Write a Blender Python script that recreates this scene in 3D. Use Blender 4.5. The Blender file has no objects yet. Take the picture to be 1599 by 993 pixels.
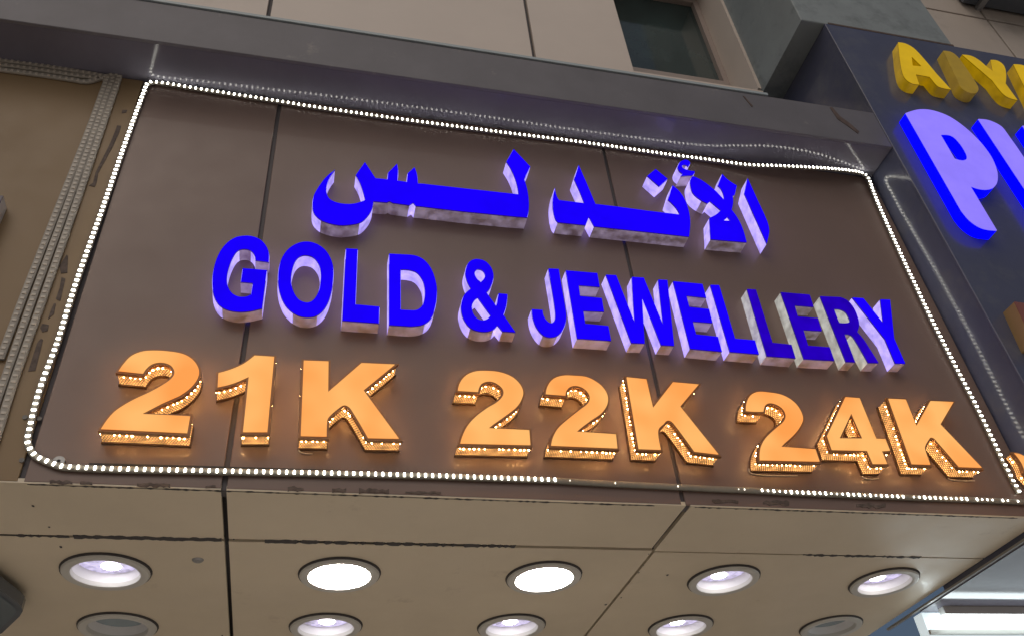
import bpy, math, random
from mathutils import Vector, Matrix
from mathutils.geometry import tessellate_polygon
random.seed(7)
R_ = math.radians
sc = bpy.context.scene
col = sc.collection

# ------------------------------------------------------------------ camera, sky, sun, exposure
RC = ((0.97127, -0.08057, -0.22393), (0.08085, -0.77327, 0.62890), (0.22383, 0.62893, 0.74454))  # rows: image x, y(down), forward in (X, up, depth)
FPX = 1341.38
CAM = Vector((0.0, -1.987, 1.6))
cd = bpy.data.cameras.new('camera'); cam = bpy.data.objects.new('camera', cd); col.objects.link(cam)
cd.sensor_width = 36; cd.lens = FPX / 1599 * 36; cd.clip_start = .05; cd.clip_end = 3000
_r = Vector((RC[0][0], RC[0][2], RC[0][1])); _d = Vector((RC[1][0], RC[1][2], RC[1][1])); _f = Vector((RC[2][0], RC[2][2], RC[2][1]))
M = Matrix((( _r.x, -_d.x, -_f.x, CAM.x), (_r.y, -_d.y, -_f.y, CAM.y), (_r.z, -_d.z, -_f.z, CAM.z), (0, 0, 0, 1)))
cam.matrix_world = M
sc.camera = cam

w = bpy.data.worlds.new('World'); sc.world = w; w.use_nodes = True
nt = w.node_tree; nt.nodes.clear()
sky = nt.nodes.new('ShaderNodeTexSky'); sky.sky_type = 'NISHITA'; sky.sun_disc = False
SUN_EL, SUN_AZ = R_(46), R_(205)          # direction the light comes from (street side, behind the viewer)
sky.sun_elevation = SUN_EL; sky.sun_rotation = SUN_AZ
sky.dust_density = 4.0
bg = nt.nodes.new('ShaderNodeBackground'); bg.inputs['Strength'].default_value = 0.038
wo = nt.nodes.new('ShaderNodeOutputWorld')
nt.links.new(sky.outputs[0], bg.inputs[0]); nt.links.new(bg.outputs[0], wo.inputs[0])
sl = bpy.data.lights.new('sun', 'SUN'); sl.energy = 0.70; sl.angle = R_(70); sl.color = (1.0, .90, .80)
so = bpy.data.objects.new('sun', sl); col.objects.link(so)
_sd = Vector((math.sin(SUN_AZ) * math.cos(SUN_EL), math.cos(SUN_AZ) * math.cos(SUN_EL), math.sin(SUN_EL)))
so.rotation_euler = _sd.to_track_quat('Z', 'Y').to_euler(); so.location = (-3, -12, 8)
sc.view_settings.view_transform = 'Standard'; sc.view_settings.look = 'None'
sc.view_settings.exposure = 0.0; sc.view_settings.gamma = 1; sc.view_settings.use_curve_mapping = False
sc.render.engine = 'CYCLES'
sc.cycles.use_denoising = True
sc.cycles.max_bounces = 8; sc.cycles.sample_clamp_indirect = 4.0; sc.cycles.caustics_reflective = False

# ------------------------------------------------------------------ pixel -> place
def ray(x, y):
    c = ((x - 799.5) / FPX, (y - 496.5) / FPX, 1.0)
    a = [sum(RC[k][i] * c[k] for k in range(3)) for i in range(3)]
    return Vector((a[0], a[2], a[1]))
def onY(x, y, Y): d = ray(x, y); return CAM + d * ((Y - CAM.y) / d.y)
def onZ(x, y, Z): d = ray(x, y); return CAM + d * ((Z - CAM.z) / d.z)
def onX(x, y, X): d = ray(x, y); return CAM + d * ((X - CAM.x) / d.x)

# ------------------------------------------------------------------ materials
MATS = {}
def mat(name, base=(.5, .5, .5), rough=.5, metal=0., emis=None, estr=0., spec=.5, var=0., vscale=3., rvar=0., bump=0., bscale=200., evar=0., escale=20., coat=0., crough=.05, stains=None):
    m = bpy.data.materials.new(name); m.use_nodes = True
    n = m.node_tree; p = n.nodes['Principled BSDF']
    p.inputs['Base Color'].default_value = (*base, 1); p.inputs['Roughness'].default_value = rough
    p.inputs['Metallic'].default_value = metal; p.inputs['Specular IOR Level'].default_value = spec
    p.inputs['Coat Weight'].default_value = coat; p.inputs['Coat Roughness'].default_value = crough
    tc = n.nodes.new('ShaderNodeTexCoord')
    def noise(scale, detail=5, rg=.6):
        t = n.nodes.new('ShaderNodeTexNoise'); t.inputs['Scale'].default_value = scale; t.inputs['Detail'].default_value = detail
        t.inputs['Roughness'].default_value = rg
        n.links.new(tc.outputs['Object'], t.inputs['Vector']); return t
    csock = None
    if var > 0:
        t = noise(vscale); r = n.nodes.new('ShaderNodeMapRange')
        r.inputs[1].default_value = .3; r.inputs[2].default_value = .7; r.inputs[3].default_value = 1 - var; r.inputs[4].default_value = 1 + var
        n.links.new(t.outputs['Fac'], r.inputs[0])
        v = n.nodes.new('ShaderNodeVectorMath'); v.operation = 'SCALE'; v.inputs[0].default_value = base
        n.links.new(r.outputs[0], v.inputs['Scale']); csock = v.outputs[0]
        n.links.new(csock, p.inputs['Base Color'])
    if stains:
        scol, sscale, lo, hi = stains
        t = noise(sscale, 8, .7); r = n.nodes.new('ShaderNodeMapRange'); r.inputs[1].default_value = lo; r.inputs[2].default_value = hi
        n.links.new(t.outputs['Fac'], r.inputs[0])
        mx = n.nodes.new('ShaderNodeMix'); mx.data_type = 'RGBA'
        n.links.new(r.outputs[0], mx.inputs[0])
        if csock: n.links.new(csock, mx.inputs[6])
        else: mx.inputs[6].default_value = (*base, 1)
        mx.inputs[7].default_value = (*scol, 1)
        n.links.new(mx.outputs[2], p.inputs['Base Color'])
    if rvar > 0:
        t = noise(9., 6); r = n.nodes.new('ShaderNodeMapRange'); r.inputs[1].default_value = .3; r.inputs[2].default_value = .7
        r.inputs[3].default_value = max(.02, rough - rvar); r.inputs[4].default_value = rough + rvar
        n.links.new(t.outputs['Fac'], r.inputs[0]); n.links.new(r.outputs[0], p.inputs['Roughness'])
    if bump > 0:
        t = noise(bscale, 3); b = n.nodes.new('ShaderNodeBump'); b.inputs['Strength'].default_value = bump; b.inputs['Distance'].default_value = .002
        n.links.new(t.outputs['Fac'], b.inputs['Height']); n.links.new(b.outputs[0], p.inputs['Normal'])
    if emis:
        p.inputs['Emission Color'].default_value = (*emis, 1); p.inputs['Emission Strength'].default_value = estr
        if evar > 0:
            t = noise(escale, 3); r = n.nodes.new('ShaderNodeMapRange'); r.inputs[1].default_value = .35; r.inputs[2].default_value = .65
            r.inputs[3].default_value = estr * (1 - evar); r.inputs[4].default_value = estr * (1 + evar)
            n.links.new(t.outputs['Fac'], r.inputs[0]); n.links.new(r.outputs[0], p.inputs['Emission Strength'])
    if estr > 5: m.cycles.emission_sampling = 'FRONT_BACK'
    MATS[name] = m
    return m
def mat_perforated(name, metal, glow, estr, pitch=.0068):
    m = mat(name, metal, .4, .6)
    n = m.node_tree; p = n.nodes['Principled BSDF']
    uv = n.nodes.new('ShaderNodeUVMap'); uv.uv_map = 'UVMap'
    def vm(op, a, b=None):
        v = n.nodes.new('ShaderNodeVectorMath'); v.operation = op
        n.links.new(a, v.inputs[0])
        if b is not None: v.inputs[1].default_value = b
        return v
    s = vm('SCALE', uv.outputs[0]); s.inputs['Scale'].default_value = 1 / pitch
    sep = n.nodes.new('ShaderNodeSeparateXYZ'); n.links.new(s.outputs[0], sep.inputs[0])
    fl = n.nodes.new('ShaderNodeMath'); fl.operation = 'FLOOR'; n.links.new(sep.outputs[1], fl.inputs[0])
    h = n.nodes.new('ShaderNodeMath'); h.operation = 'MULTIPLY_ADD'; n.links.new(fl.outputs[0], h.inputs[0]); h.inputs[1].default_value = .5
    n.links.new(sep.outputs[0], h.inputs[2])
    cb = n.nodes.new('ShaderNodeCombineXYZ'); n.links.new(h.outputs[0], cb.inputs[0]); n.links.new(sep.outputs[1], cb.inputs[1])
    fr = vm('FRACTION', cb.outputs[0]); sb = vm('SUBTRACT', fr.outputs[0], (.5, .5, 0)); ln = vm('LENGTH', sb.outputs[0])
    lt = n.nodes.new('ShaderNodeMath'); lt.operation = 'LESS_THAN'; n.links.new(ln.outputs['Value'], lt.inputs[0]); lt.inputs[1].default_value = .36
    t = n.nodes.new('ShaderNodeTexNoise'); t.inputs['Scale'].default_value = 45; n.links.new(uv.outputs[0], t.inputs['Vector'])
    r = n.nodes.new('ShaderNodeMapRange'); r.inputs[1].default_value = .3; r.inputs[2].default_value = .7; r.inputs[3].default_value = .45; r.inputs[4].default_value = 1.5
    n.links.new(t.outputs['Fac'], r.inputs[0])
    mu = n.nodes.new('ShaderNodeMath'); mu.operation = 'MULTIPLY'; n.links.new(lt.outputs[0], mu.inputs[0]); n.links.new(r.outputs[0], mu.inputs[1])
    m2 = n.nodes.new('ShaderNodeMath'); m2.operation = 'MULTIPLY'; n.links.new(mu.outputs[0], m2.inputs[0]); m2.inputs[1].default_value = estr
    p.inputs['Emission Color'].default_value = (*glow, 1); n.links.new(m2.outputs[0], p.inputs['Emission Strength'])
    return m

mat('sign_panel', (.20, .138, .115), .38, spec=.35, var=.06, vscale=2.5, rvar=.06, bump=.02, bscale=40, coat=.10, crough=.05)
mat('tan_panel', (.25, .17, .09), .42, spec=.3, var=.06, vscale=2, rvar=.06)
mat('soffit_panel', (.66, .57, .43), .40, var=.06, vscale=2.2, rvar=.08, stains=((.42, .34, .25), 4., .62, .8))
mat('joint_dark', (.075, .065, .07), .6)
mat('wall_panel', (.64, .56, .49), .5, var=.05, vscale=1.5, stains=((.4, .33, .28), 2.5, .62, .85))
mat('fascia_face', (.135, .13, .145), .55, var=.12, vscale=5, stains=((.24, .225, .21), 9, .62, .75))
mat('fascia_under', (.15, .145, .18), .10, spec=.32, var=.1, vscale=4, bump=.02, bscale=6)
mat('flashing', (.36, .42, .44), .45)
mat('glue', (.11, .082, .068), .8, var=.4, vscale=60)
mat('navy', (.085, .092, .145), .16, spec=.4, var=.12, vscale=3, bump=.02, bscale=5, stains=((.13, .138, .16), 5, .5, .8))
mat('pilaster', (.24, .275, .285), .6, var=.12, vscale=4, stains=((.15, .175, .18), 6, .5, .7))
mat('window_glass', (.03, .05, .05), .08, spec=.8, var=.3, vscale=4)
mat('window_frame', (.34, .28, .25), .5)
mat('tile', (.50, .44, .385), .4, var=.06, vscale=2, stains=((.3, .26, .22), 3, .55, .8))
mat('pavement', (.52, .48, .43), .7, var=.12, vscale=1.5)
mat('shop_wall', (.35, .32, .28), .6, var=.1)
mat('acrylic_blue', (.0, .0, .02), .6, spec=.0, emis=(.010, 0, 1), estr=.97, evar=.08, escale=5)
mat('acrylic_blue_dim', (.0, .0, .02), .6, spec=.0, emis=(.022, 0, .56), estr=.85, evar=.2, escale=8)
mat('edge_blue', (.02, .0, .08), .3, emis=(.015, 0, .18), estr=.8)
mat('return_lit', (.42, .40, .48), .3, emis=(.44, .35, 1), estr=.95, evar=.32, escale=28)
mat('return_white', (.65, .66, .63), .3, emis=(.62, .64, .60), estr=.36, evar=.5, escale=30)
mat('return_shade', (.50, .40, .36), .25, emis=(.55, .46, .72), estr=.13, evar=1.0, escale=24)  # down-facing sides: shade, reflected brown and light blotches put into colour and glow
gm = mat('acrylic_gold', (.10, .04, .01), .5, spec=.1, emis=(1, .42, .105), estr=.98)
_n = gm.node_tree; _t = _n.nodes.new('ShaderNodeTexNoise'); _t.inputs['Scale'].default_value = 7; _t.inputs['Detail'].default_value = 1
_c = _n.nodes.new('ShaderNodeTexCoord'); _n.links.new(_c.outputs['Object'], _t.inputs['Vector'])
_r2 = _n.nodes.new('ShaderNodeValToRGB'); _r2.color_ramp.elements[0].position = .32; _r2.color_ramp.elements[1].position = .68
_r2.color_ramp.elements[0].color = (1, .35, .078, 1); _r2.color_ramp.elements[1].color = (1, .50, .15, 1)
_n.links.new(_t.outputs['Fac'], _r2.inputs[0]); _n.links.new(_r2.outputs[0], _n.nodes['Principled BSDF'].inputs['Emission Color'])
mat('trim_brown', (.30, .14, .055), .45, .2)
mat('flange_brown', (.16, .09, .05), .5, .3)
mat_perforated('perforated', (.28, .15, .075), (1, .47, .14), 1.8)
mat('bulb_warm', (1, .9, .7), .3, emis=(1, .55, .20), estr=150)
mat('led_white', (1, 1, .95), .3, emis=(1, .97, .86), estr=13)
mat('led_weak', (1, 1, .95), .3, emis=(1, .95, .8), estr=2.2)
mat('sleeve', (.24, .22, .18), .3, var=.1, vscale=50)
mat('sleeve_unlit', (.33, .30, .255), .4, var=.15, vscale=40)
mat('chip_unlit', (.52, .47, .40), .4)
mat('cable_white', (.6, .55, .48), .5)
mat('yellow', (.55, .36, .0), .35, emis=(.9, .56, .0), estr=.36, evar=.15, escale=7)
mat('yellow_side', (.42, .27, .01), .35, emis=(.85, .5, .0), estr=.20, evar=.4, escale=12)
mat('yellow_edge', (.22, .13, .01), .4)
mat('screw', (.16, .15, .14), .6)
mat('yellow_dim', (.50, .34, .03), .35, emis=(.8, .5, .02), estr=.06, evar=.5, escale=14)
mat('lavender_face', (.05, .04, .2), .5, spec=.1, emis=(.27, .20, .95), estr=1.0, evar=.06, escale=8)
mat('blue_side', (.0, .0, .2), .4, spec=.1, emis=(.0, .0, 1), estr=1.7)
mat('brick_red', (.25, .09, .07), .4)
mat('ochre_side', (.35, .22, .09), .4)
mat('dark_face', (.03, .02, .05), .3)
mat('white_side', (.6, .58, .55), .4)
mat('downlight_trim', (.56, .55, .51), .4, var=.05)
mat('reflector', (.75, .74, .74), .3)
mat('lens_bright', (.9, .9, .9), .3, emis=(1, .96, .92), estr=380)
mat('lens_mid', (.45, .43, .5), .2, emis=(.70, .63, 1), estr=.55, evar=.5, escale=38)
mat('lens_hot', (1, 1, 1), .3, emis=(1, .97, .98), estr=22)
mat('lens_off', (.24, .30, .33), .15, var=.1, spec=.7)
mat('seal_shadow', (.06, .055, .055), .8)  # sealant, backing and specks; also paints the shadow ring around the downlights
mat('steel', (.33, .33, .33), .45, .6)
mat('rust', (.10, .07, .06), .8, var=.3, vscale=40)
mat('lightbox', (.8, .82, .82), .4, emis=(.72, .86, .92), estr=.62, evar=.12, escale=2)
mat('tube_light', (1, 1, 1), .3, emis=(.85, .97, 1), estr=5)
mat('housing', (.09, .105, .125), .25, spec=.6)
mat('housing_glass', (.10, .13, .15), .12, spec=.8)

# ------------------------------------------------------------------ mesh helpers
def add(name, verts, faces, m, parent=None, uvs=None, smooth=None, mats=None, fmat=None):
    me = bpy.data.meshes.new(name); me.from_pydata([tuple(v) for v in verts], [], faces); me.update()
    for k in (mats or [m]): me.materials.append(MATS[k])
    if fmat: me.polygons.foreach_set('material_index', fmat)
    if uvs:
        l = me.uv_layers.new(name='UVMap')
        for i, u in enumerate(uvs): l.data[i].uv = u
    if smooth is not None:
        me.shade_smooth(); me.set_sharp_from_angle(angle=R_(smooth))
    o = bpy.data.objects.new(name, me); col.objects.link(o)
    if parent: o.parent = parent; o.matrix_parent_inverse = Matrix.Translation(-parent.location)
    return o
def thing(name, label, cat, loc, group=None):
    o = bpy.data.objects.new(name, None); o.empty_display_size = .1; col.objects.link(o); o.location = loc
    o['label'] = label; o['category'] = cat
    if group: o['group'] = group
    return o
def tag(o, label, cat, group=None):
    o['label'] = label; o['category'] = cat
    if group: o['group'] = group
    return o
def struct(o): o['kind'] = 'structure'; return o
def boxgeo(x0, x1, y0, y1, z0, z1, b=0.):
    """box, with chamfered long edges on the faces towards the viewer when b > 0"""
    if b <= 0:
        v = [(x, y, z) for x in (x0, x1) for y in (y0, y1) for z in (z0, z1)]
        f = [(0, 1, 3, 2), (4, 6, 7, 5), (0, 4, 5, 1), (2, 3, 7, 6), (0, 2, 6, 4), (1, 5, 7, 3)]
        return v, f
    v = []; q = [(x0, z0), (x1, z0), (x1, z1), (x0, z1)]; qi = [(x0 + b, z0 + b), (x1 - b, z0 + b), (x1 - b, z1 - b), (x0 + b, z1 - b)]
    v += [(x, y0, z) for x, z in qi] + [(x, y0 + b, z) for x, z in q] + [(x, y1, z) for x, z in q]
    f = [(0, 1, 2, 3), (11, 10, 9, 8)]
    for k in range(4):
        j = (k + 1) % 4
        f += [(k, 4 + k, 4 + j, j), (4 + k, 8 + k, 8 + j, 4 + j)]
    return v, f
def box(name, x0, x1, y0, y1, z0, z1, m, parent=None, b=0.):
    v, f = boxgeo(x0, x1, y0, y1, z0, z1, b); return add(name, v, f, m, parent)

def spline(pts, sub=5):
    """pts: (x, y, smooth) closed -> dense polyline"""
    n = len(pts); out = []
    for i in range(n):
        p0, p1, p2, p3 = pts[i - 1], pts[i], pts[(i + 1) % n], pts[(i + 2) % n]
        a, b = Vector(p1[:2]), Vector(p2[:2])
        if not p1[2] and not p2[2]: out.append(a); continue
        L = (b - a).length
        def tan(prev, cur, nxt):
            d = Vector(nxt[:2]) - Vector(prev[:2]); return d.normalized() * L if d.length > 0 else d
        t1 = tan(p0, p1, p2) if p1[2] else None
        t2 = tan(p1, p2, p3) if p2[2] else None
        if t1 is None: t1 = (b - a) * 2 - t2 if False else (b - a) * 1.5 - t2 * .5
        if t2 is None: t2 = (b - a) * 1.5 - t1 * .5
        for k in range(sub):
            s = k / sub; s2 = s * s; s3 = s2 * s
            out.append(a * (2 * s3 - 3 * s2 + 1) + t1 * (s3 - 2 * s2 + s) + b * (-2 * s3 + 3 * s2) + t2 * (s3 - s2))
    return out
ZM = {1: (480, 230, 6.62), 2: (660, 225, 6.62), 3: (850, 240, 6.62), 4: (1010, 240, 6.205), 5: (325, 360, 6.62), 6: (510, 370, 6.62), 7: (700, 395, 6.62),
      8: (850, 410, 6.62), 9: (1030, 430, 6.62), 10: (1210, 445, 6.85), 11: (145, 540, 6.205), 12: (325, 545, 6.205), 13: (450, 550, 6.205), 14: (695, 570, 6.62),
      15: (835, 575, 6.62), 16: (950, 580, 6.405), 17: (1140, 600, 6.62), 18: (1260, 610, 7.094), 19: (1360, 610, 6.847), 20: (1380, 55, 7.301), 21: (1390, 155, 4.316), 0: (0, 0, 1)}
def parse(s):
    """'Zn x y x y~ ...' -> pixel outline"""
    out = []; z = ZM[0]; t = s.split(); i = 0
    while i < len(t):
        if t[i][0] == 'Z': z = ZM[int(t[i][1:])]; i += 1; continue
        sm = t[i + 1].endswith('~')
        out.append((z[0] + float(t[i]) / z[2], z[1] + float(t[i + 1].rstrip('~')) / z[2], sm)); i += 2
    return out
def area(l): return sum(l[i - 1][0] * l[i][1] - l[i][0] * l[i - 1][1] for i in range(len(l))) / 2
def to_plane(path, Y, ccw):
    l = [onY(p.x, p.y, Y) for p in spline(parse(path))]
    l = [Vector((p.x, p.z)) for p in l]
    q = [l[0]]
    for p in l[1:]:
        if (p - q[-1]).length > .0006: q.append(p)
    if (q[0] - q[-1]).length < .0006: q.pop()
    if (area(q) > 0) != ccw: q.reverse()
    return q
def inset(l, d):
    """move an outline towards the material side by d (outer CCW, holes CW)"""
    n = len(l); o = []
    for i in range(n):
        a, b, c = l[i - 1], l[i], l[(i + 1) % n]
        e1 = (b - a).normalized(); e2 = (c - b).normalized()
        n1 = Vector((-e1.y, e1.x)); n2 = Vector((-e2.y, e2.x))
        m = n1 + n2
        if m.length < .3: m = n1
        m.normalize(); k = min(1 / max(.35, m.dot(n1)), 2.2)
        o.append(b + m * d * k)
    return o
def plate(name, loops, y0, y1, m, parent, back=False):
    """filled outline at y0 (front) with an edge band back to y1"""
    flat = [p for l in loops for p in l]
    tri = tessellate_polygon([[Vector((p.x, p.y, 0)) for p in l] for l in loops])
    v = [(p.x, y0, p.y) for p in flat]; f = []
    for a, b, c in tri:
        A, B, Cc = flat[a], flat[b], flat[c]
        s = (B.x - A.x) * (Cc.y - A.y) - (B.y - A.y) * (Cc.x - A.x)
        f.append((a, b, c) if s > 0 else (a, c, b))
    n = len(v); k = 0
    if y1 != y0:
        v += [(p.x, y1, p.y) for p in flat]
        for l in loops:
            for i in range(len(l)):
                j = (i + 1) % len(l); f.append((k + i, n + k + i, n + k + j, k + j))
            k += len(l)
    return add(name, v, f, m, parent)
def band(name, loops, y0, y1, mats, parent, pick=None, smooth=35):
    v = []; f = []; uv = []; fm = []
    for l in loops:
        k = len(v); n = len(l); u = 0
        v += [(p.x, y0, p.y) for p in l] + [(p.x, y1, p.y) for p in l]
        for i in range(n):
            j = (i + 1) % n; L = (l[j] - l[i]).length
            f.append((k + i, k + n + i, k + n + j, k + j))
            uv += [(u, 0), (u, abs(y1 - y0)), (u + L, abs(y1 - y0)), (u + L, 0)]; u += L
            e = (l[j] - l[i]).normalized(); fm.append(pick(e, l is loops[0]) if pick else 0)
    return add(name, v, f, None, parent, uvs=uv, smooth=smooth, mats=mats, fmat=fm)
def tube(name, pts, r, m, parent=None, seg=6):
    v = []; f = []
    for i, p in enumerate(pts):
        t = (pts[min(i + 1, len(pts) - 1)] - pts[max(i - 1, 0)]).normalized()
        a = t.cross(Vector((0, 1, 0)));  a = a.normalized() if a.length > .1 else Vector((1, 0, 0)); b = t.cross(a)
        for k in range(seg):
            an = 2 * math.pi * k / seg; v.append(p + a * math.cos(an) * r + b * math.sin(an) * r)
    for i in range(len(pts) - 1):
        for k in range(seg):
            j = (k + 1) % seg; f.append((i * seg + k, i * seg + j, (i + 1) * seg + j, (i + 1) * seg + k))
    return add(name, v, f, m, parent, smooth=60)
OCT = [(1, 0, 0), (-1, 0, 0), (0, 1, 0), (0, -1, 0), (0, 0, 1), (0, 0, -1)]
OCF = [(0, 2, 4), (2, 1, 4), (1, 3, 4), (3, 0, 4), (2, 0, 5), (1, 2, 5), (3, 1, 5), (0, 3, 5)]
def beads(name, spots, m, parent):
    v = []; f = []
    for p, r in spots:
        k = len(v); v += [p + Vector(o) * r for o in OCT]; f += [tuple(k + i for i in t) for t in OCF]
    o = add(name, v, f, m, parent, smooth=180); o['kind'] = 'stuff'; return o
def centre(loops, y):
    x = [p.x for l in loops for p in l]; z = [p.y for l in loops for p in l]
    return Vector((sum(x) / len(x), y, min(z)))

# ------------------------------------------------------------------ ground and the storey behind
W0, ZB, ZT, XR, YF, YW = 0.0, 2.655, 4.215, 2.238, -.165, .23
gv = [(-400, -400, 0), (400, -400, 0), (400, 400, 0), (-400, 400, 0)]
struct(add('pavement', gv, [(0, 1, 2, 3)], 'pavement'))
o = thing('shopfront_wall', 'plain wall of the shop below the lit soffit', 'wall', (0, 1.75, 0))
box('wall', -3.2, 2.22, 1.72, 1.9, 0, 2.70, 'shop_wall', o)

# ------------------------------------------------------------------ sign board
JL, JR = -.181, 1.0355
g = .0065
sb = thing('sign_board', 'brown composite sign board carrying the blue and gold letters', 'sign board', (.8, .02, ZB))
XL = -.634
for x0, x1 in ((XL + g, JL - g), (JL + g, JR - g), (JR + g, XR - .006)):
    box('panel', x0, x1, 0, .0065, ZB + .003, ZT - .004, 'sign_panel', sb, b=.0015)
box('backing', -.75, XR - .01, .007, .04, ZB + .002, ZT - .003, 'joint_dark', sb)
def patch(path, parent, m='glue', Y=0., t=.0015):
    return plate('glue_patch', [to_plane(path, Y - t, True)], Y - t, Y, m, parent)
for s in ('183 196 189 196 186 206 176 228 163 250 152 270 150 283 148 291 139 290 145 286 150 270 160 248 172 226 180 206',
          '191 172 199 172 196 176 190 176'):
    pass
nb = thing('sign_board', 'tan sign board beside the three unlit strip lights', 'sign board', (-1.4, .02, ZB))
box('panel', -2.6, XL - g, 0, .0065, ZB + .003, ZT - .004, 'tan_panel', nb, b=.0015)
box('backing', -2.6, -.752, .007, .04, ZB + .002, ZT - .003, 'joint_dark', nb)
for s in ('183 196 189 197 186 207 176 229 164 251 153 271 151 284 148 292 139 290 145 286 149 270 160 248 171 226 179 207',
          '191 172 199 172 197 176 190 177', '104 398 106 400 105 426 95 427 93 415', '96 433 102 435 94 470 87 467 93 450', '84 474 87 474 84 490 75 498 78 488',
          '66 505 76 507 74 516 66 518 63 512', '64 528 67 530 55 578 44 579 50 560 58 535'):
    patch(s, nb)
random.seed(11)
x = 8.
while x < 1560:                                   # dried adhesive left along the foot of the board
    y = 757.5 + (x) * .0288; wd = random.uniform(10, 60); hh = random.uniform(4, 9)
    if random.random() < .62:
        up = []; dn = []
        k = max(4, int(wd / 5))
        for i in range(k + 1):
            xx = x + wd * i / k; yy = y - 8 + (xx - x) * .0288
            up.append((xx, yy - hh * random.uniform(.1, .6))); dn.append((xx, yy + hh * random.uniform(.1, .6)))
        s = ' '.join('%.1f %.1f' % p for p in up + dn[::-1])
        patch(s, nb if x + wd < 28 else sb)
    x += wd + random.uniform(8, 70)

plate('rubber_strip', [to_plane('139 722 200 723.5 350 727.5 650 737 655 740 400 734.5 140 730', -.0015, True)], -.0015, 0, 'seal_shadow', sb)
for a, b in ((39, 651), (61, 653), (34, 718), (665, 741)):
    p = onY(a, b, -.002); q = []
    for k in range(12): q.append(Vector((p.x + .006 * math.cos(k * math.pi / 6), p.z + .006 * math.sin(k * math.pi / 6))))
    plate('screw', [q], -.003, 0, 'screw', sb if p.x > XL else nb)
# ------------------------------------------------------------------ canopy above the board
fc = thing('canopy_fascia', 'dusty grey projecting fascia with dark glossy underside above the sign board', 'fascia', (.3, YF, ZT))
FT = 4.438
box('fascia_panel', -3.2, XR - .004, YF, YF + .012, ZT, FT, 'fascia_face', fc, b=.002)
box('underside', -3.2, XR - .004, YF + .0125, YW - .01, ZT - .0005, ZT + .012, 'fascia_under', fc)
box('top_cover', -3.2, XR - .004, YF + .004, YW - .01, FT + .0005, FT + .006, 'joint_dark', fc)
box('flashing', -3.2, 1.74, YF - .004, YF + .02, FT + .0065, FT + .020, 'flashing', fc)
box('seal', -3.2, 1.74, YF + .021, YF + .05, FT + .0065, FT + .034, 'joint_dark', fc)
for s in ('1296 168 1300 168 1312 182 1326 192 1342 206 1340 209 1324 197 1308 186', '1160 150 1163 151 1176 166 1174 167'):
    plate('rust_streak', [to_plane(s, YF - .002, True)], YF - .002, YF, 'rust', fc)

# ------------------------------------------------------------------ upper wall, window, pilaster, tiles
uw = thing('building_wall', 'beige panelled upper wall with a window above the grey fascia', 'wall', (.3, YW, FT))
for x0, x1 in ((-3.2, -1.52), (-1.52, -.303), (-.303, .909), (.909, 1.41)):
    box('panel', x0 + .009, x1 - (.009 if x1 < 1.4 else 0), YW, YW + .02, 4.3, 7.6, 'wall_panel', uw, b=.0015)
box('backing', -3.2, 1.405, YW + .0205, YW + .06, 4.3, 7.6, 'joint_dark', uw)
WY = .46
head = onY(1094, 14, WY).z; sill = onY(1080, 127, WY).z
box('panel', 1.4105, 2.10, YW, YW + .02, 4.3, onY(1065, 123, YW).z, 'wall_panel', uw)
box('panel', 1.4105, 2.10, YW + .001, YW + .02, head + .12, 7.6, 'wall_panel', uw)
wn = add('window', *boxgeo(1.30, 2.07, WY, WY + .01, sill - .04, head + .02), 'window_glass', uw)
for a in ((1.26, 1.30, sill - .06, head + .06), (2.065, 2.099, sill - .06, head + .06), (1.3005, 2.0645, sill - .06, sill), (1.3005, 2.0645, head, head + .06)):
    box('frame', a[0], a[1], WY - .03, WY + .03, a[2], a[3], 'window_frame', wn)
box('reveal', 2.1, 2.118, YW + .02, WY + .05, sill - .3, 7.6, 'wall_panel', uw)
box('reveal', 1.30, 2.0995, YW + .0205, WY - .0305, head + .075, head + .10, 'window_frame', uw)
pl = thing('pilaster', 'weathered grey-green pilaster above the navy sign box', 'pilaster', (2.53, 0, 5.12))
box('shaft', 2.1185, 2.955, YF + .004, YW + .3, 5.122, 8.2, 'pilaster', pl, b=.004)
box('sealant', 2.26, 2.955, YF - .0, YF + .0035, 5.12, 5.133, 'rust', pl)
tw = thing('tiled_wall', 'beige tiled wall with dark joints right of the grey pilaster', 'wall', (4, YW, 5.1))
cr = onY(1541, 31, YW)
for i in range(-1, 3):
    for j in range(-1, 3):
        xa = cr.x + i * 1.0; za = cr.z + j * .6
        box('tile', max(2.957, xa + .009), xa + .991, YW, YW + .02, za + .009, za + .591, 'tile', tw, b=.0015)
box('backing', 2.957, 7, YW + .0205, YW + .05, 4.4, 7.6, 'joint_dark', tw)

ap = onY(1500, 9, YW)
ac = thing('air_conditioner', 'dark underside of a wall unit above the tiled wall', 'air conditioner', (ap.x + .5, 0, ap.z))
box('casing', ap.x, ap.x + 1.1, -.12, YW - .02, ap.z, ap.z + .5, 'housing', ac, b=.01)
for k in range(9): box('slat', ap.x + .04, ap.x + 1.06, -.128, -.1205, ap.z + .05 + k * .045, ap.z + .075 + k * .045, 'steel', ac)
box('bracket', ap.x + .1, ap.x + .14, -.1, YW, ap.z - .03, ap.z - .0005, 'steel', ac)
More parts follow.
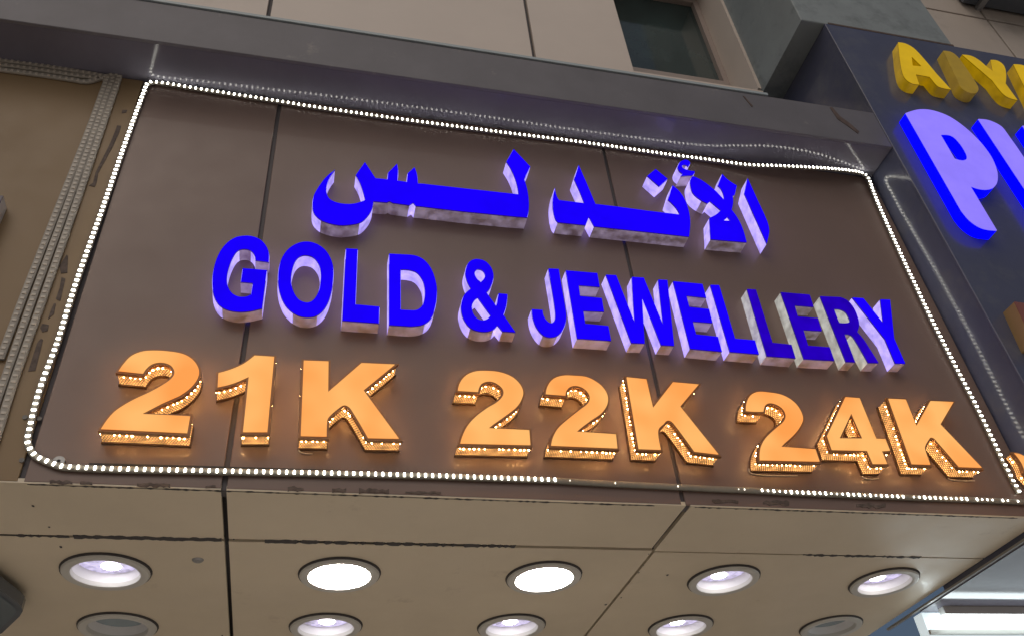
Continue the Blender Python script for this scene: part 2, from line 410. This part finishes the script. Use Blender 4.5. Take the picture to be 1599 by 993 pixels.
# ------------------------------------------------------------------ navy sign box of the next shop
nv = thing('sign_box', 'navy sign box with yellow and lavender letters beside the brown board', 'sign box', (3.2, YF, 2.65))
box('front_panel', XR, 5.2, YF, YF + .012, 2.64, 5.118, 'navy', nv, b=.002)
box('side_panel', XR, XR + .012, YF + .0125, YW + .3, 2.64, 5.116, 'navy', nv)
box('top_panel', XR + .0125, 5.2, YF + .0125, YW, 5.10, 5.115, 'navy', nv)
box('edge_trim', XR - .004, XR + .008, .0, .9, 2.632, 2.6395, 'steel', nv)
box('underside', XR + .0085, 5.2, YF + .0125, .70, 2.628, 2.6395, 'fascia_under', nv)
lb = thing('light_box', 'white lit shop fascia below the navy sign box', 'light box', (3.4, .70, 2.2))
box('diffuser', XR + .012, 5.2, .702, .75, 2.10, 2.627, 'lightbox', lb)
for z in (2.545, 2.30): box('rail', XR + .012, 5.2, .690, .7015, z, z + .016, 'downlight_trim', lb)

tl = thing('tube_lamp', 'bright white tube lamp under the navy sign box', 'lamp', (2.6, .66, 2.6))
tube('tube', [Vector((2.275 + k * .09, .655, 2.585)) for k in range(8)], .014, 'tube_light', tl, 10)
box('mount', 2.30, 2.88, .64, .67, 2.5995, 2.6275, 'white_side', tl)
# ------------------------------------------------------------------ soffit with holes for the downlights
SY = (.494, .92)
LX = ((-.506, .135, .762, 1.374, 1.975), (-.522, .121, .756, 1.392, 2.01))
LR = .098
sf = thing('canopy_soffit', 'beige panelled soffit with round downlights under the sign board', 'soffit', (.8, .6, ZB))
def soffit_panel(x0, x1, y0, y1, dz=0.):
    z = ZB + dz
    loops = [[Vector((x0, y0, 0)), Vector((x1, y0, 0)), Vector((x1, y1, 0)), Vector((x0, y1, 0))]]
    for k in (0, 1):
        for lx in LX[k]:
            if x0 < lx - LR and lx + LR < x1 and y0 < SY[k] - LR and SY[k] + LR < y1:
                loops.append([Vector((lx + LR * math.cos(-a * math.pi / 16), SY[k] + LR * math.sin(-a * math.pi / 16), 0)) for a in range(32)])
    flat = [p for l in loops for p in l]; n = len(flat)
    v = [(p.x, p.y, z) for p in flat] + [(p.x, p.y, z + .012) for p in flat]; f = []
    for a, b, c in tessellate_polygon(loops):
        A, B, Cc = flat[a], flat[b], flat[c]
        s = (B - A).cross(Cc - A).z
        f.append((a, c, b) if s > 0 else (a, b, c))
    k = 0
    for l in loops:
        for i in range(len(l)):
            j = (i + 1) % len(l); f.append((k + i, k + j, n + k + j, n + k + i))
        k += len(l)
    return add('panel', v, f, 'soffit_panel', sf)
soffit_panel(-1.6, JL - .0065, .001, .276); soffit_panel(JL + .0065, 1.041, .001, .274); soffit_panel(1.056, XR - .005, .001, .293)
soffit_panel(-1.6, JL - .006, .287, 1.72); soffit_panel(JL + .006, 1.050, .291, 1.72); soffit_panel(1.060, XR - .005, .301, 1.72)
box('backing', -1.6, XR - .005, .0405, 1.72, ZB + .045, ZB + .055, 'seal_shadow', sf)
def sealant(x0, x1, y, lo, hi, keep=1., z=ZB - .0012):
    up = []; dn = []; n = int((x1 - x0) / .009); v = []; f = []
    for i in range(n + 1):
        xx = x0 + (x1 - x0) * i / n
        on = random.random() < keep
        a = random.uniform(lo, hi) if on else .0006; b = random.uniform(lo, hi) if on else .0006
        v += [(xx, y - a, z), (xx, y + b, z), (xx, y - a, ZB + .002), (xx, y + b, ZB + .002)]
    for i in range(n):
        k = 4 * i
        f += [(k, k + 1, k + 5, k + 4), (k + 2, k, k + 4, k + 6), (k + 1, k + 3, k + 7, k + 5)]
    return add('sealant', v, f, 'seal_shadow', sf)
random.seed(5)
sealant(-.56, JL - .012, .2815, .006, .0125); sealant(-.95, -.57, .2815, .006, .0085, .5)
sealant(JL + .10, .62, .2825, .008, .0125, .6); sealant(1.56, XR - .25, .297, .004, .010, .6)
sealant(-.62, .95, .0065, .0012, .0050, .45); sealant(1.07, XR - .1, .0065, .0012, .0045, .4)
for q in ((95, 853), (52, 789), (77, 822), (1013, 864), (1005, 882), (997, 893), (970, 932), (946, 943), (1042, 897), (1090, 926), (365, 841), (347, 991)):
    p = onZ(q[0], q[1], ZB); rr = random.uniform(.002, .0045)
    add('speck', [(p.x + rr * math.cos(k * 1.0472) * random.uniform(.7, 1.4), p.y + rr * 1.6 * math.sin(k * 1.0472), ZB - .001) for k in range(6)], [(5, 4, 3, 2, 1, 0)], 'seal_shadow', sf)
def ring(name, prof, x, y, m, parent, seg=40, z0=ZB):
    v = []; f = []; n = len(prof)
    for s in range(seg):
        a = 2 * math.pi * s / seg
        v += [(x + r * math.cos(a), y + r * math.sin(a), z0 + z) for r, z in prof]
    for s in range(seg):
        t = (s + 1) % seg
        for i in range(n - 1): f.append((s * n + i, t * n + i, t * n + i + 1, s * n + i + 1))
    return add(name, v, f, m, parent, smooth=40)
def disc(name, x, y, z, r, m, parent, seg=32):
    v = [(x + r * math.cos(2 * math.pi * s / seg), y + r * math.sin(2 * math.pi * s / seg), z) for s in range(seg)]
    return add(name, v, [tuple(range(seg))[::-1]], m, parent)
states = (('mid', 'bright', 'bright', 'mid', 'mid'), ('off', 'mid', 'mid', 'mid', 'off'))
texts = {(0, 0): 'half-lit round downlight in front row near the dark lamp housing', (0, 1): 'bright round downlight in front row beside the left soffit joint',
         (0, 2): 'bright round downlight in front row beside the right soffit joint', (0, 3): 'half-lit front row downlight just right of the right soffit joint',
         (0, 4): 'half-lit front row downlight at the navy box end of the soffit', (1, 0): 'unlit back row downlight near the dark lamp housing',
         (1, 1): 'half-lit back row downlight beside the left soffit joint', (1, 2): 'half-lit back row downlight left of the right soffit joint',
         (1, 3): 'half-lit back row downlight right of the right soffit joint', (1, 4): 'unlit back row downlight at the navy box end of the soffit'}
for r in (0, 1):
    for c in range(5):
        x, y, st = LX[r][c], SY[r], states[r][c]
        d = thing('downlight', texts[(r, c)], 'downlight', (x, y, ZB), 'downlights in the soffit')
        ring('seal_shadow', [(.094, -.0005), (.121, -.0005), (.119, -.006), (.094, -.006)], x, y, 'seal_shadow', d)  # dark ring painting the shadow around the trim
        ring('trim', [(.0965, .0), (.1165, -.0065), (.113, -.012), (.100, -.014), (.091, -.011), (.0885, -.002), (.0865, .010)], x, y, 'downlight_trim', d)
        ring('reflector', [(.0885, -.001), (.084, .016), (.080, .030)], x, y, 'reflector', d)
        lens = disc('lens', x, y, ZB + .026, .0835, 'lens_' + st, d)
        if st == 'mid': disc('lamp', x + .004, y + .030, ZB + .0245, .026, 'lens_hot', lens, 20)
box('ceiling_plug', 0, 0, 0, 0, 0, 0, 'steel') if False else None
pp = onZ(309, 873.5, ZB)
tag(ring('ceiling_plug', [(.001, -.006), (.012, -.005), (.016, -.001), (.016, .004)], pp.x, pp.y, 'steel', None, 20), 'small grey round plug in the soffit near the left joint', 'plug')
wp = onY(92, 720, -.003)
v = []; f = []
wsh = ring('washer', [(.004, -.002), (.0135, -.002), (.0145, .001), (.0145, .004)], 0, 0, 'steel', None, 20, 0)
wsh.rotation_euler = (R_(-90), 0, 0); wsh.location = (wp.x, -.004, wp.z)
tag(wsh, 'round steel washer screwed to the board at the lower strip light corner', 'washer')
lp = onZ(36, 953, 2.60)
ho = thing('lamp_housing', 'dark rounded lamp housing hanging under the soffit', 'lamp housing', (lp.x - .12, lp.y, 2.6))
rc = [Vector(q) for q in ((-.785, .43), (-.772, .46), (-.7615, .50), (-.7345, .598), (-.7315, .625), (-.734, .655), (-.749, .694), (-.822, .830), (-.84, .846), (-.98, .85), (-1.0, .83), (-1.0, .44), (-.985, .425), (-.81, .42))]
v = [(p.x, p.y, 2.60) for p in rc] + [(p.x, p.y, 2.632) for p in rc]; n = len(rc)
add('body', v, [tuple(range(n))[::-1], tuple(range(n, 2 * n))] + [(i, (i + 1) % n, n + (i + 1) % n, n + i) for i in range(n)], 'housing', ho)
ri = [Vector((-.87 + (p.x + .87) * .88, .635 + (p.y - .635) * .88)) for p in rc]
add('glass', [(p.x, p.y, 2.5985) for p in ri], [tuple(range(n))[::-1]], 'housing_glass', ho)
box('bracket', -.92, -.82, .6, .66, 2.6325, ZB - .0005, 'steel', ho)

# ------------------------------------------------------------------ strip lights
def resample(pts, step):
    out = [pts[0].copy()]; acc = 0.
    for a, b in zip(pts, pts[1:]):
        L = (b - a).length; d = step - acc
        while d <= L: out.append(a.lerp(b, d / L)); d += step
        acc = L - (d - step)
    return out
def smooth_path(pts, sub=6):
    out = []
    n = len(pts)
    for i in range(n - 1):
        p0, p1, p2, p3 = pts[max(i - 1, 0)], pts[i], pts[i + 1], pts[min(i + 2, n - 1)]
        for k in range(sub):
            s = k / sub
            out.append(.5 * ((2 * p1) + (p2 - p0) * s + (2 * p0 - 5 * p1 + 4 * p2 - p3) * s * s + (3 * p1 - p0 - 3 * p2 + p3) * s ** 3))
    out.append(pts[-1]); return out
def ribbon(name, pts, wd, th, m, parent):
    v = []; f = []
    for i, p in enumerate(pts):
        t = (pts[min(i + 1, len(pts) - 1)] - pts[max(i - 1, 0)]).normalized(); a = t.cross(Vector((0, 1, 0))).normalized() * wd / 2; b = Vector((0, th / 2, 0))
        v += [p - a - b * .5, p - a * .7 - b, p + a * .7 - b, p + a - b * .5, p + a + b, p - a + b]
    for i in range(len(pts) - 1):
        for k in range(6):
            j = (k + 1) % 6; f.append((i * 6 + k, (i + 1) * 6 + k, (i + 1) * 6 + j, i * 6 + j))
    return add(name, v, f, m, parent, smooth=50)
def chips(name, pts, m, parent, wd=.0115, ln=.0052, th=.0042, dy=-.0042, step=.0185, keep=1., jit=0.):
    v = []; f = []
    q = resample(pts, step)
    for i, p in enumerate(q):
        if random.random() > keep: continue
        t = (q[min(i + 1, len(q) - 1)] - q[max(i - 1, 0)]).normalized(); a = t.cross(Vector((0, 1, 0))).normalized()
        s = 1 - jit * random.random()
        A = a * wd / 2 * s; T = t * ln / 2 * s; Yv = Vector((0, th / 2, 0)); c = p + Vector((0, dy, 0)); k = len(v)
        v += [c - A - T + Yv, c + A - T + Yv, c + A + T + Yv, c - A + T + Yv] + [c + (-A - T) * .8 - Yv, c + (A - T) * .8 - Yv, c + (A + T) * .8 - Yv, c + (-A + T) * .8 - Yv]
        f += [(k + 4, k + 5, k + 6, k + 7)] + [(k + e, k + (e + 1) % 4, k + 4 + (e + 1) % 4, k + 4 + e) for e in range(4)]
    o = add(name, v, f, m, parent); o['kind'] = 'stuff'; return o
def pxpath(s, Y=-.0075):
    t = [float(a) for a in s.split()]
    return [onY(t[i], t[i + 1], Y) for i in range(0, len(t), 2)]
seg_left = pxpath('94.6 728 73.5 720.4 53.8 710 43.3 690 47.3 666.6 52.5 643 63 606 78.8 564 90.6 532.6 115.6 453 136.6 393 159 331 184 258.6 210 185 226 142')
seg_top = pxpath('226 142 228.5 135 234 130.5 241 130 262.7 132.5 315 141.2 420 157.3 494 169 634.5 188.8 770 206.5 900 222.5 1000 236.5 1050 243.5')
bulge = [(1110, 251, -.012), (1165, 258.5, -.022), (1219, 260.5, -.040), (1280, 263.5, -.046), (1325, 267.5, -.034), (1347, 272, -.022), (1356, 281, -.016), (1363, 300, -.011)]
seg_top += [onY(a, b, c) for a, b, c in bulge]
seg_right = [seg_top[-1]] + pxpath('1373 325 1400 385 1415.6 419 1428.5 446 1452.6 497 1489 568 1521 629 1547 682 1573.5 736 1591 769')
seg_bot_r = pxpath('1612 784.5 1560 781.5 1440 777 1360 774 1290 771 1230 768.5 1180 765.5')
seg_gap = pxpath('1180 765.5 1120 763 1000 757 930 753.5 866 749.5')
seg_bot_l = pxpath('866 749.5 760 746 660 742.5 500 738.8 400 737 300 735 200 733 140 731 110 729.5 94.6 728')
st = thing('strip_light', 'lit white strip light looped around the edge of the brown board', 'strip light', onY(800, 745, 0))
loopA = smooth_path(seg_bot_l + seg_left[1:] + seg_top[1:] + seg_right[1:])
ribbon('sleeve', loopA, .017, .0075, 'sleeve', st)
ribbon('sleeve', smooth_path(seg_bot_r + seg_gap[1:]), .017, .0075, 'sleeve', st)
random.seed(3)
chips('led_row', loopA, 'led_white', st)
chips('led_row', smooth_path(seg_bot_r), 'led_white', st, keep=.93, jit=.6)
chips('led_row', smooth_path(seg_gap), 'led_weak', st, keep=.35, jit=.7, wd=.006, ln=.003)
unl = ('0 94.5 60 102.5 120 112 157 118.5 164 121 166 127 159.5 146 135 213 86.7 336 40 455 0 561',
       '0 101.5 60 109.5 120 118.5 160 122.5 174 122 176 127 170 140 148 205 99.8 336 52 465 8 590 -15 655',
       '0 109 60 117 110 124.5 136 128 160 121.5 178 117.5 185 119 184 127 160 198 113 336 66 470 23.6 590 0 665 -18 720')
for s, which in zip(unl, ('innermost of the three on the tan board', 'middle one of the three on the tan board', 'outermost of the three beside the glue marks')):
    o = thing('strip_light', 'unlit grey strip light, ' + which, 'strip light', onY(100, 336, 0), 'unlit strip lights')
    p = smooth_path(pxpath(s, -.006)); ribbon('sleeve', p, .0195, .0075, 'sleeve_unlit', o)
    chips('led_row', p, 'chip_unlit', o, wd=.0125, ln=.0085, dy=-.0042, th=.003)

# ------------------------------------------------------------------ letters
BL = 'blue channel letters of the jewellery sign'
def blue_letter(label, outer, holes=(), depth=.05, dim=False, white=False, group=BL):
    Y = -depth
    loops = [to_plane(outer, Y, True)] + [to_plane(h, Y, False) for h in holes]
    t = thing('channel_letter', label, 'letter', centre(loops, 0), group)
    plate('face', [inset(l, .0012) for l in loops], Y, Y + .004, 'acrylic_blue_dim' if dim else 'acrylic_blue', t)
    band('edge_trim', loops, Y + .0015, Y + .006, ['edge_blue'], t)
    def pick(e, is_outer): return 1 if (is_outer and e.x > .80) else 0  # outer edges facing down take the painted-shade copy
    band('return', loops, Y + .006, .0, ['return_white' if white else 'return_lit', 'return_shade'], t, pick)
    return t
AR = 'Arabic letters above the English words'
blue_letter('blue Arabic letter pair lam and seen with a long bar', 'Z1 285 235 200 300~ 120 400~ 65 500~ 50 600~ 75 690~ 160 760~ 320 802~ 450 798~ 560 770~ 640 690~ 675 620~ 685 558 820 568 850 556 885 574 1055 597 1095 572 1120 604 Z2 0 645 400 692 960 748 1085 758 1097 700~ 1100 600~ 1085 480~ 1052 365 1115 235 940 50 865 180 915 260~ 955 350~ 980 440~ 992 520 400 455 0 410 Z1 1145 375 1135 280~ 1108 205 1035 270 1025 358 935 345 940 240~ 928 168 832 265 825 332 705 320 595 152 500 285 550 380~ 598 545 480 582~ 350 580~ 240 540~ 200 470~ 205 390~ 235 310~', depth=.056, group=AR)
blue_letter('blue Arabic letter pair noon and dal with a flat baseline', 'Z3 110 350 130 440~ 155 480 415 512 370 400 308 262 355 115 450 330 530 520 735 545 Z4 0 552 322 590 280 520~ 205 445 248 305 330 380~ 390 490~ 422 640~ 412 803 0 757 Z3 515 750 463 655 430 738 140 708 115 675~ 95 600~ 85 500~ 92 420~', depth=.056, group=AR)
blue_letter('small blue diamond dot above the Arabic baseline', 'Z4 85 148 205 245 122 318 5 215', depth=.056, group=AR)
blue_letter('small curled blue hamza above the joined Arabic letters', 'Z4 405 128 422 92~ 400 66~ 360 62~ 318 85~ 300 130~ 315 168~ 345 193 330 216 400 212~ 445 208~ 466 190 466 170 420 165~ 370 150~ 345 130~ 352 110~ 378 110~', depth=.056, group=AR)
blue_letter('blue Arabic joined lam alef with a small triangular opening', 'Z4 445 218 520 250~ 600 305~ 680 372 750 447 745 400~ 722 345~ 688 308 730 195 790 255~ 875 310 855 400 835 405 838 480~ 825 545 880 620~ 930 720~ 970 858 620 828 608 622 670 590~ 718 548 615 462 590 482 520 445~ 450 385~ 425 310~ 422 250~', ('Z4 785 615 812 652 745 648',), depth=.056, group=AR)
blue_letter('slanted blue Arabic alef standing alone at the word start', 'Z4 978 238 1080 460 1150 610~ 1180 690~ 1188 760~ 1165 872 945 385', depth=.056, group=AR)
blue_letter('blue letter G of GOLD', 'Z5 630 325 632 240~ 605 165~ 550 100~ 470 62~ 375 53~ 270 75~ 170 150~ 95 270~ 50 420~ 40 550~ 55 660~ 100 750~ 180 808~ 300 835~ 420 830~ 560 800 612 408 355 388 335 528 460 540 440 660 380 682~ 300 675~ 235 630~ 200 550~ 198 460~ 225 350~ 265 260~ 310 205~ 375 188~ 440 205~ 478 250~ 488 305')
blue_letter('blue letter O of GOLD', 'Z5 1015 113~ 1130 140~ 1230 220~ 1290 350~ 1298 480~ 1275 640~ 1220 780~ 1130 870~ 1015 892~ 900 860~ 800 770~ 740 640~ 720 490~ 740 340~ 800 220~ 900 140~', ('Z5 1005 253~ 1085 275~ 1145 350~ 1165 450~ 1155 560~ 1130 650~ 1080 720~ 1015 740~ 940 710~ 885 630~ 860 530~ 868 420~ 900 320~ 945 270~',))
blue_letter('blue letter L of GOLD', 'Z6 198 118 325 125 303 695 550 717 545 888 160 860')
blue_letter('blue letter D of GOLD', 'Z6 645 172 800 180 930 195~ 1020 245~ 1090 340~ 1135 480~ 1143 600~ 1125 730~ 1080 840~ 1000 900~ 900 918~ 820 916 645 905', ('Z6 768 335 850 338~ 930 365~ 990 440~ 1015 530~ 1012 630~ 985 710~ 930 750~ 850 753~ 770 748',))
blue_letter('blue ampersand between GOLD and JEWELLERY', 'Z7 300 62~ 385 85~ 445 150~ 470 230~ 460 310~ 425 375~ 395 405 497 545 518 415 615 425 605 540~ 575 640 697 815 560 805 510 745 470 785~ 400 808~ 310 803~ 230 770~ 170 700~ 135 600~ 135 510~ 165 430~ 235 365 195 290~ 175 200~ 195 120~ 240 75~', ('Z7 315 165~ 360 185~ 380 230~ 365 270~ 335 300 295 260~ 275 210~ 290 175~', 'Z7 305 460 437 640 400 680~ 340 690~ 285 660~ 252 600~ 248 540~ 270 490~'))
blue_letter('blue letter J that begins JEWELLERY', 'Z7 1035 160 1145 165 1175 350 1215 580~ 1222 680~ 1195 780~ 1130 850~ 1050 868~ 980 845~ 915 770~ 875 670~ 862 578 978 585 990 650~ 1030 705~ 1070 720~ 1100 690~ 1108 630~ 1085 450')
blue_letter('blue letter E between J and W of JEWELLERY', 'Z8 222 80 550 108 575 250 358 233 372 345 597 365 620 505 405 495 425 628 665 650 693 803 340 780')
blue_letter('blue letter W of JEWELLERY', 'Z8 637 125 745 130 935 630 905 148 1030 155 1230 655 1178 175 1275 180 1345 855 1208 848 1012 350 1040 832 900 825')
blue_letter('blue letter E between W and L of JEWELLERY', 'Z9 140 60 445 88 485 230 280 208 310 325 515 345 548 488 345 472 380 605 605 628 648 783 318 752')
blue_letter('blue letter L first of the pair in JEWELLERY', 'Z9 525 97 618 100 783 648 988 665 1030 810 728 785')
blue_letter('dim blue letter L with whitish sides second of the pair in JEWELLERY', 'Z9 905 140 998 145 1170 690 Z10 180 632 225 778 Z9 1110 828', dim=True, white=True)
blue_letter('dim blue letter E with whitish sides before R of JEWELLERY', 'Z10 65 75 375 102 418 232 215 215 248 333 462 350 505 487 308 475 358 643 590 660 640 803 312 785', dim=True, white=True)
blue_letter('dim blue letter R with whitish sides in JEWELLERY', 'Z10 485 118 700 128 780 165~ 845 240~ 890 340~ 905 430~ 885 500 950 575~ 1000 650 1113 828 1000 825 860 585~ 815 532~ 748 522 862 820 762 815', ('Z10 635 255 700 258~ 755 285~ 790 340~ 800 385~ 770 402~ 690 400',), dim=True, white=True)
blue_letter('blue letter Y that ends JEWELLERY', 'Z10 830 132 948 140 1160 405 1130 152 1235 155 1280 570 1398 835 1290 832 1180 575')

GD = 'gold lit digits and letters of the carat row'
def gold_letter(label, outer, holes=(), depth=.062, Yp=0., group=GD, cable=None):
    Y = Yp - depth
    loops = [to_plane(outer, Y, True)] + [to_plane(h, Y, False) for h in holes]
    t = thing('channel_letter', label, 'letter', centre(loops, Yp), group)
    plate('trim', loops, Y, Y + .012, 'trim_brown', t)
    plate('face', [inset(l, .0058) for l in loops], Y - .003, Y - .0002, 'acrylic_gold', t)
    inn = [inset(l, .003) for l in loops]
    band('return', inn, Y + .012, Yp - .008, ['perforated'], t, smooth=35)
    band('flange', [inset(l, .0005) for l in loops], Yp - .008, Yp, ['flange_brown'], t)
    spots = []
    for l in inn:
        n = len(l); acc = 0.; nx = .006
        for i in range(n):
            a, b = l[i], l[(i + 1) % n]; L = (b - a).length
            if L < 1e-6: continue
            e = (b - a) / L; nn = Vector((e.y, -e.x))
            while nx < acc + L:
                q = a + e * (nx - acc) + nn * .0006
                if random.random() < .72:
                    spots.append((Vector((q.x, Y + .0205 + random.uniform(-.001, .001), q.y)), random.choice((.0012, .0016, .0016, .0021, .0027))))
                nx += random.uniform(.010, .017)
            acc += L
    beads('bulb_row', spots, 'bulb_warm', t)
    if cable:
        tube('cable', smooth_path(pxpath(cable, Yp - .004)), .0017, 'cable_white', t)
    return t
gold_letter('gold lit numeral two of the 21K mark', 'Z11 218 258 270 180~ 350 95~ 450 48~ 560 32~ 720 38~ 880 65~ 980 120~ 1040 200~ 1052 270~ 1020 350~ 950 430~ 850 500 680 575 525 650 970 665 935 865 45 822 110 720~ 190 630~ 290 560~ 400 500~ 550 430~ 690 350~ 755 295~ 767 250~ 735 200~ 660 178~ 590 190~ 540 228~ 500 288')
gold_letter('slim gold lit numeral one beside the board joint', 'Z12 78 222 200 188~ 320 138~ 390 90~ 442 48 663 62 595 822 312 822 368 300 230 355~ 68 392')
gold_letter('gold lit letter K of 21K', 'Z13 130 65 412 75 405 350 700 90 1072 108 755 372 1110 855 760 848 590 560~ 552 530~ 520 542~ 410 640~ 398 690~ 395 835 98 828', cable='466 702 470 706 478 707.5 488 708')
gold_letter('gold lit numeral two that begins the 22K mark', 'Z14 108 280 130 180~ 200 95~ 300 52~ 420 45~ 560 58~ 690 105~ 780 180~ 825 270~ 815 350~ 760 440~ 650 530~ 490 642 888 655 903 845 130 828 155 730~ 210 620~ 300 520~ 420 430~ 520 370~ 575 310~ 580 260~ 540 215~ 470 185~ 400 200~ 372 240~ 358 295')
gold_letter('gold lit numeral two touching the K of 22K', 'Z15 90 280 115 170~ 180 95~ 280 62~ 400 62~ 540 78~ 660 140~ 740 220~ 775 310~ 760 400~ 700 480~ 600 550~ 472 645 855 665 875 845 145 815 165 710~ 220 610~ 330 510~ 450 415~ 530 350~ 548 290~ 510 230~ 440 198~ 380 205~ 345 245~ 335 300')
gold_letter('gold lit letter K of 22K', 'Z16 160 42 392 65 450 330 630 92 932 120 738 355 1135 850 850 815 640 530~ 603 505~ 570 535~ 520 585~ 515 640~ 545 800 285 790')
gold_letter('gold lit numeral two of the 24K mark', 'Z17 145 285 150 190~ 190 105~ 270 65~ 380 68~ 530 95~ 650 160~ 730 250~ 770 360~ 745 440~ 680 530~ 560 637 890 655 945 815 290 800 285 720~ 300 630~ 350 540~ 450 445~ 530 375~ 555 320~ 530 260~ 470 220~ 410 210~ 375 235~ 360 298 250 298 165 290', cable='1169.5 731 1171 737 1182 740.5 1210 742 1245 742')
gold_letter('gold lit numeral four with a triangular opening', 'Z18 408 55 590 68 775 515 875 518 940 680 850 685 910 828 718 828 655 682 262 672 200 490', ('Z18 492 285 588 512 388 512',), cable='1346 743 1350 746 1360 747.5 1372 746')
gold_letter('gold lit letter K of 24K', 'Z19 163 70 378 80 482 345 618 95 905 110 760 365 1215 840 935 830 690 545~ 655 515~ 630 540~ 592 610~ 600 660~ 655 808 422 800', cable='1480 746 1486 748.5 1500 750 1522 750')

def plain_letter(label, outer, holes, face, side, depth, Yp=YF, group='letters on the navy sign box', name='channel_letter'):
    Y = Yp - depth
    loops = [to_plane(outer, Y, True)] + [to_plane(h, Y, False) for h in holes]
    t = thing(name, label, 'letter', centre(loops, Yp), group)
    plate('face', loops, Y, Y + .003, face, t)
    if face == 'yellow': band('edge_trim', [inset(l, -.0012) for l in loops], Y + .0015, Y + .0035, ['yellow_edge'], t)
    band('return', loops, Y + .003, Yp, [side], t)
    return t
plain_letter('yellow letter A on the navy sign box', 'Z20 165 85 250 100~ 340 150~ 430 240~ 600 440 765 620 690 608~ 620 585~ 560 520 525 478 365 448 405 565 320 550~ 250 500~ 215 430~ 185 270', ('Z20 318 245 435 360 330 350',), 'yellow', 'yellow_side', .05)
plain_letter('dull unlit yellow letter I between A and Y', 'Z20 678 180 780 200~ 860 270~ 1060 560~ 1080 620~ 1055 660~ 985 662~ 890 610~ 845 530', (), 'yellow_dim', 'yellow_dim', .05)
plain_letter('yellow letter Y on the navy sign box', 'Z20 895 225 1000 240~ 1090 290~ 1165 355 1245 415 1220 285 1300 295~ 1370 350~ 1395 440~ 1390 555 1525 742 1420 712~ 1350 660~ 1240 520', (), 'yellow', 'yellow_side', .05)
plain_letter('yellow letter N after the Y on the navy sign box', 'Z20 1480 335 1600 350~ 1700 420 1900 620 1850 380 1990 400 2150 850 2050 830 1800 640 1830 790 1690 760', (), 'yellow', 'yellow_side', .05)
plain_letter('large lavender letter P with bright blue sides', 'Z21 105 95 200 70~ 300 80~ 420 130~ 560 240~ 670 370~ 720 480~ 722 560~ 690 600~ 620 608~ 540 585 720 885 620 870~ 540 820~ 480 750', ('Z21 340 240 410 245~ 460 285~ 510 360~ 518 400~ 490 415~ 435 402',), 'lavender_face', 'blue_side', .05)
plain_letter('large lavender letter stem with blue sides next to the P', 'Z21 595 135 680 148~ 770 205~ 1200 860 1100 850~ 1030 790', (), 'lavender_face', 'blue_side', .05)
plain_letter('lavender letter with blue sides second after the P', 'Z21 893 180 980 195~ 1070 250~ 1500 900 1400 890~ 1330 830', (), 'lavender_face', 'blue_side', .05)
plain_letter('dark red letter block with ochre side on the navy sign box', '1584 471 1660 482 1690 545 1614 534', (), 'brick_red', 'ochre_side', .06)
gold_letter('small gold lit numeral low on the navy sign box', '1579 705 1592 707~ 1606 716~ 1620 735 1640 760 1612 752 1598 738 1592 722~', (), .04, YF, 'letters on the navy sign box')
plain_letter('white sided dark letter on the tan board', '5 306 -22 366 -70 362 -48 302', (), 'dark_face', 'white_side', .05, 0., None)
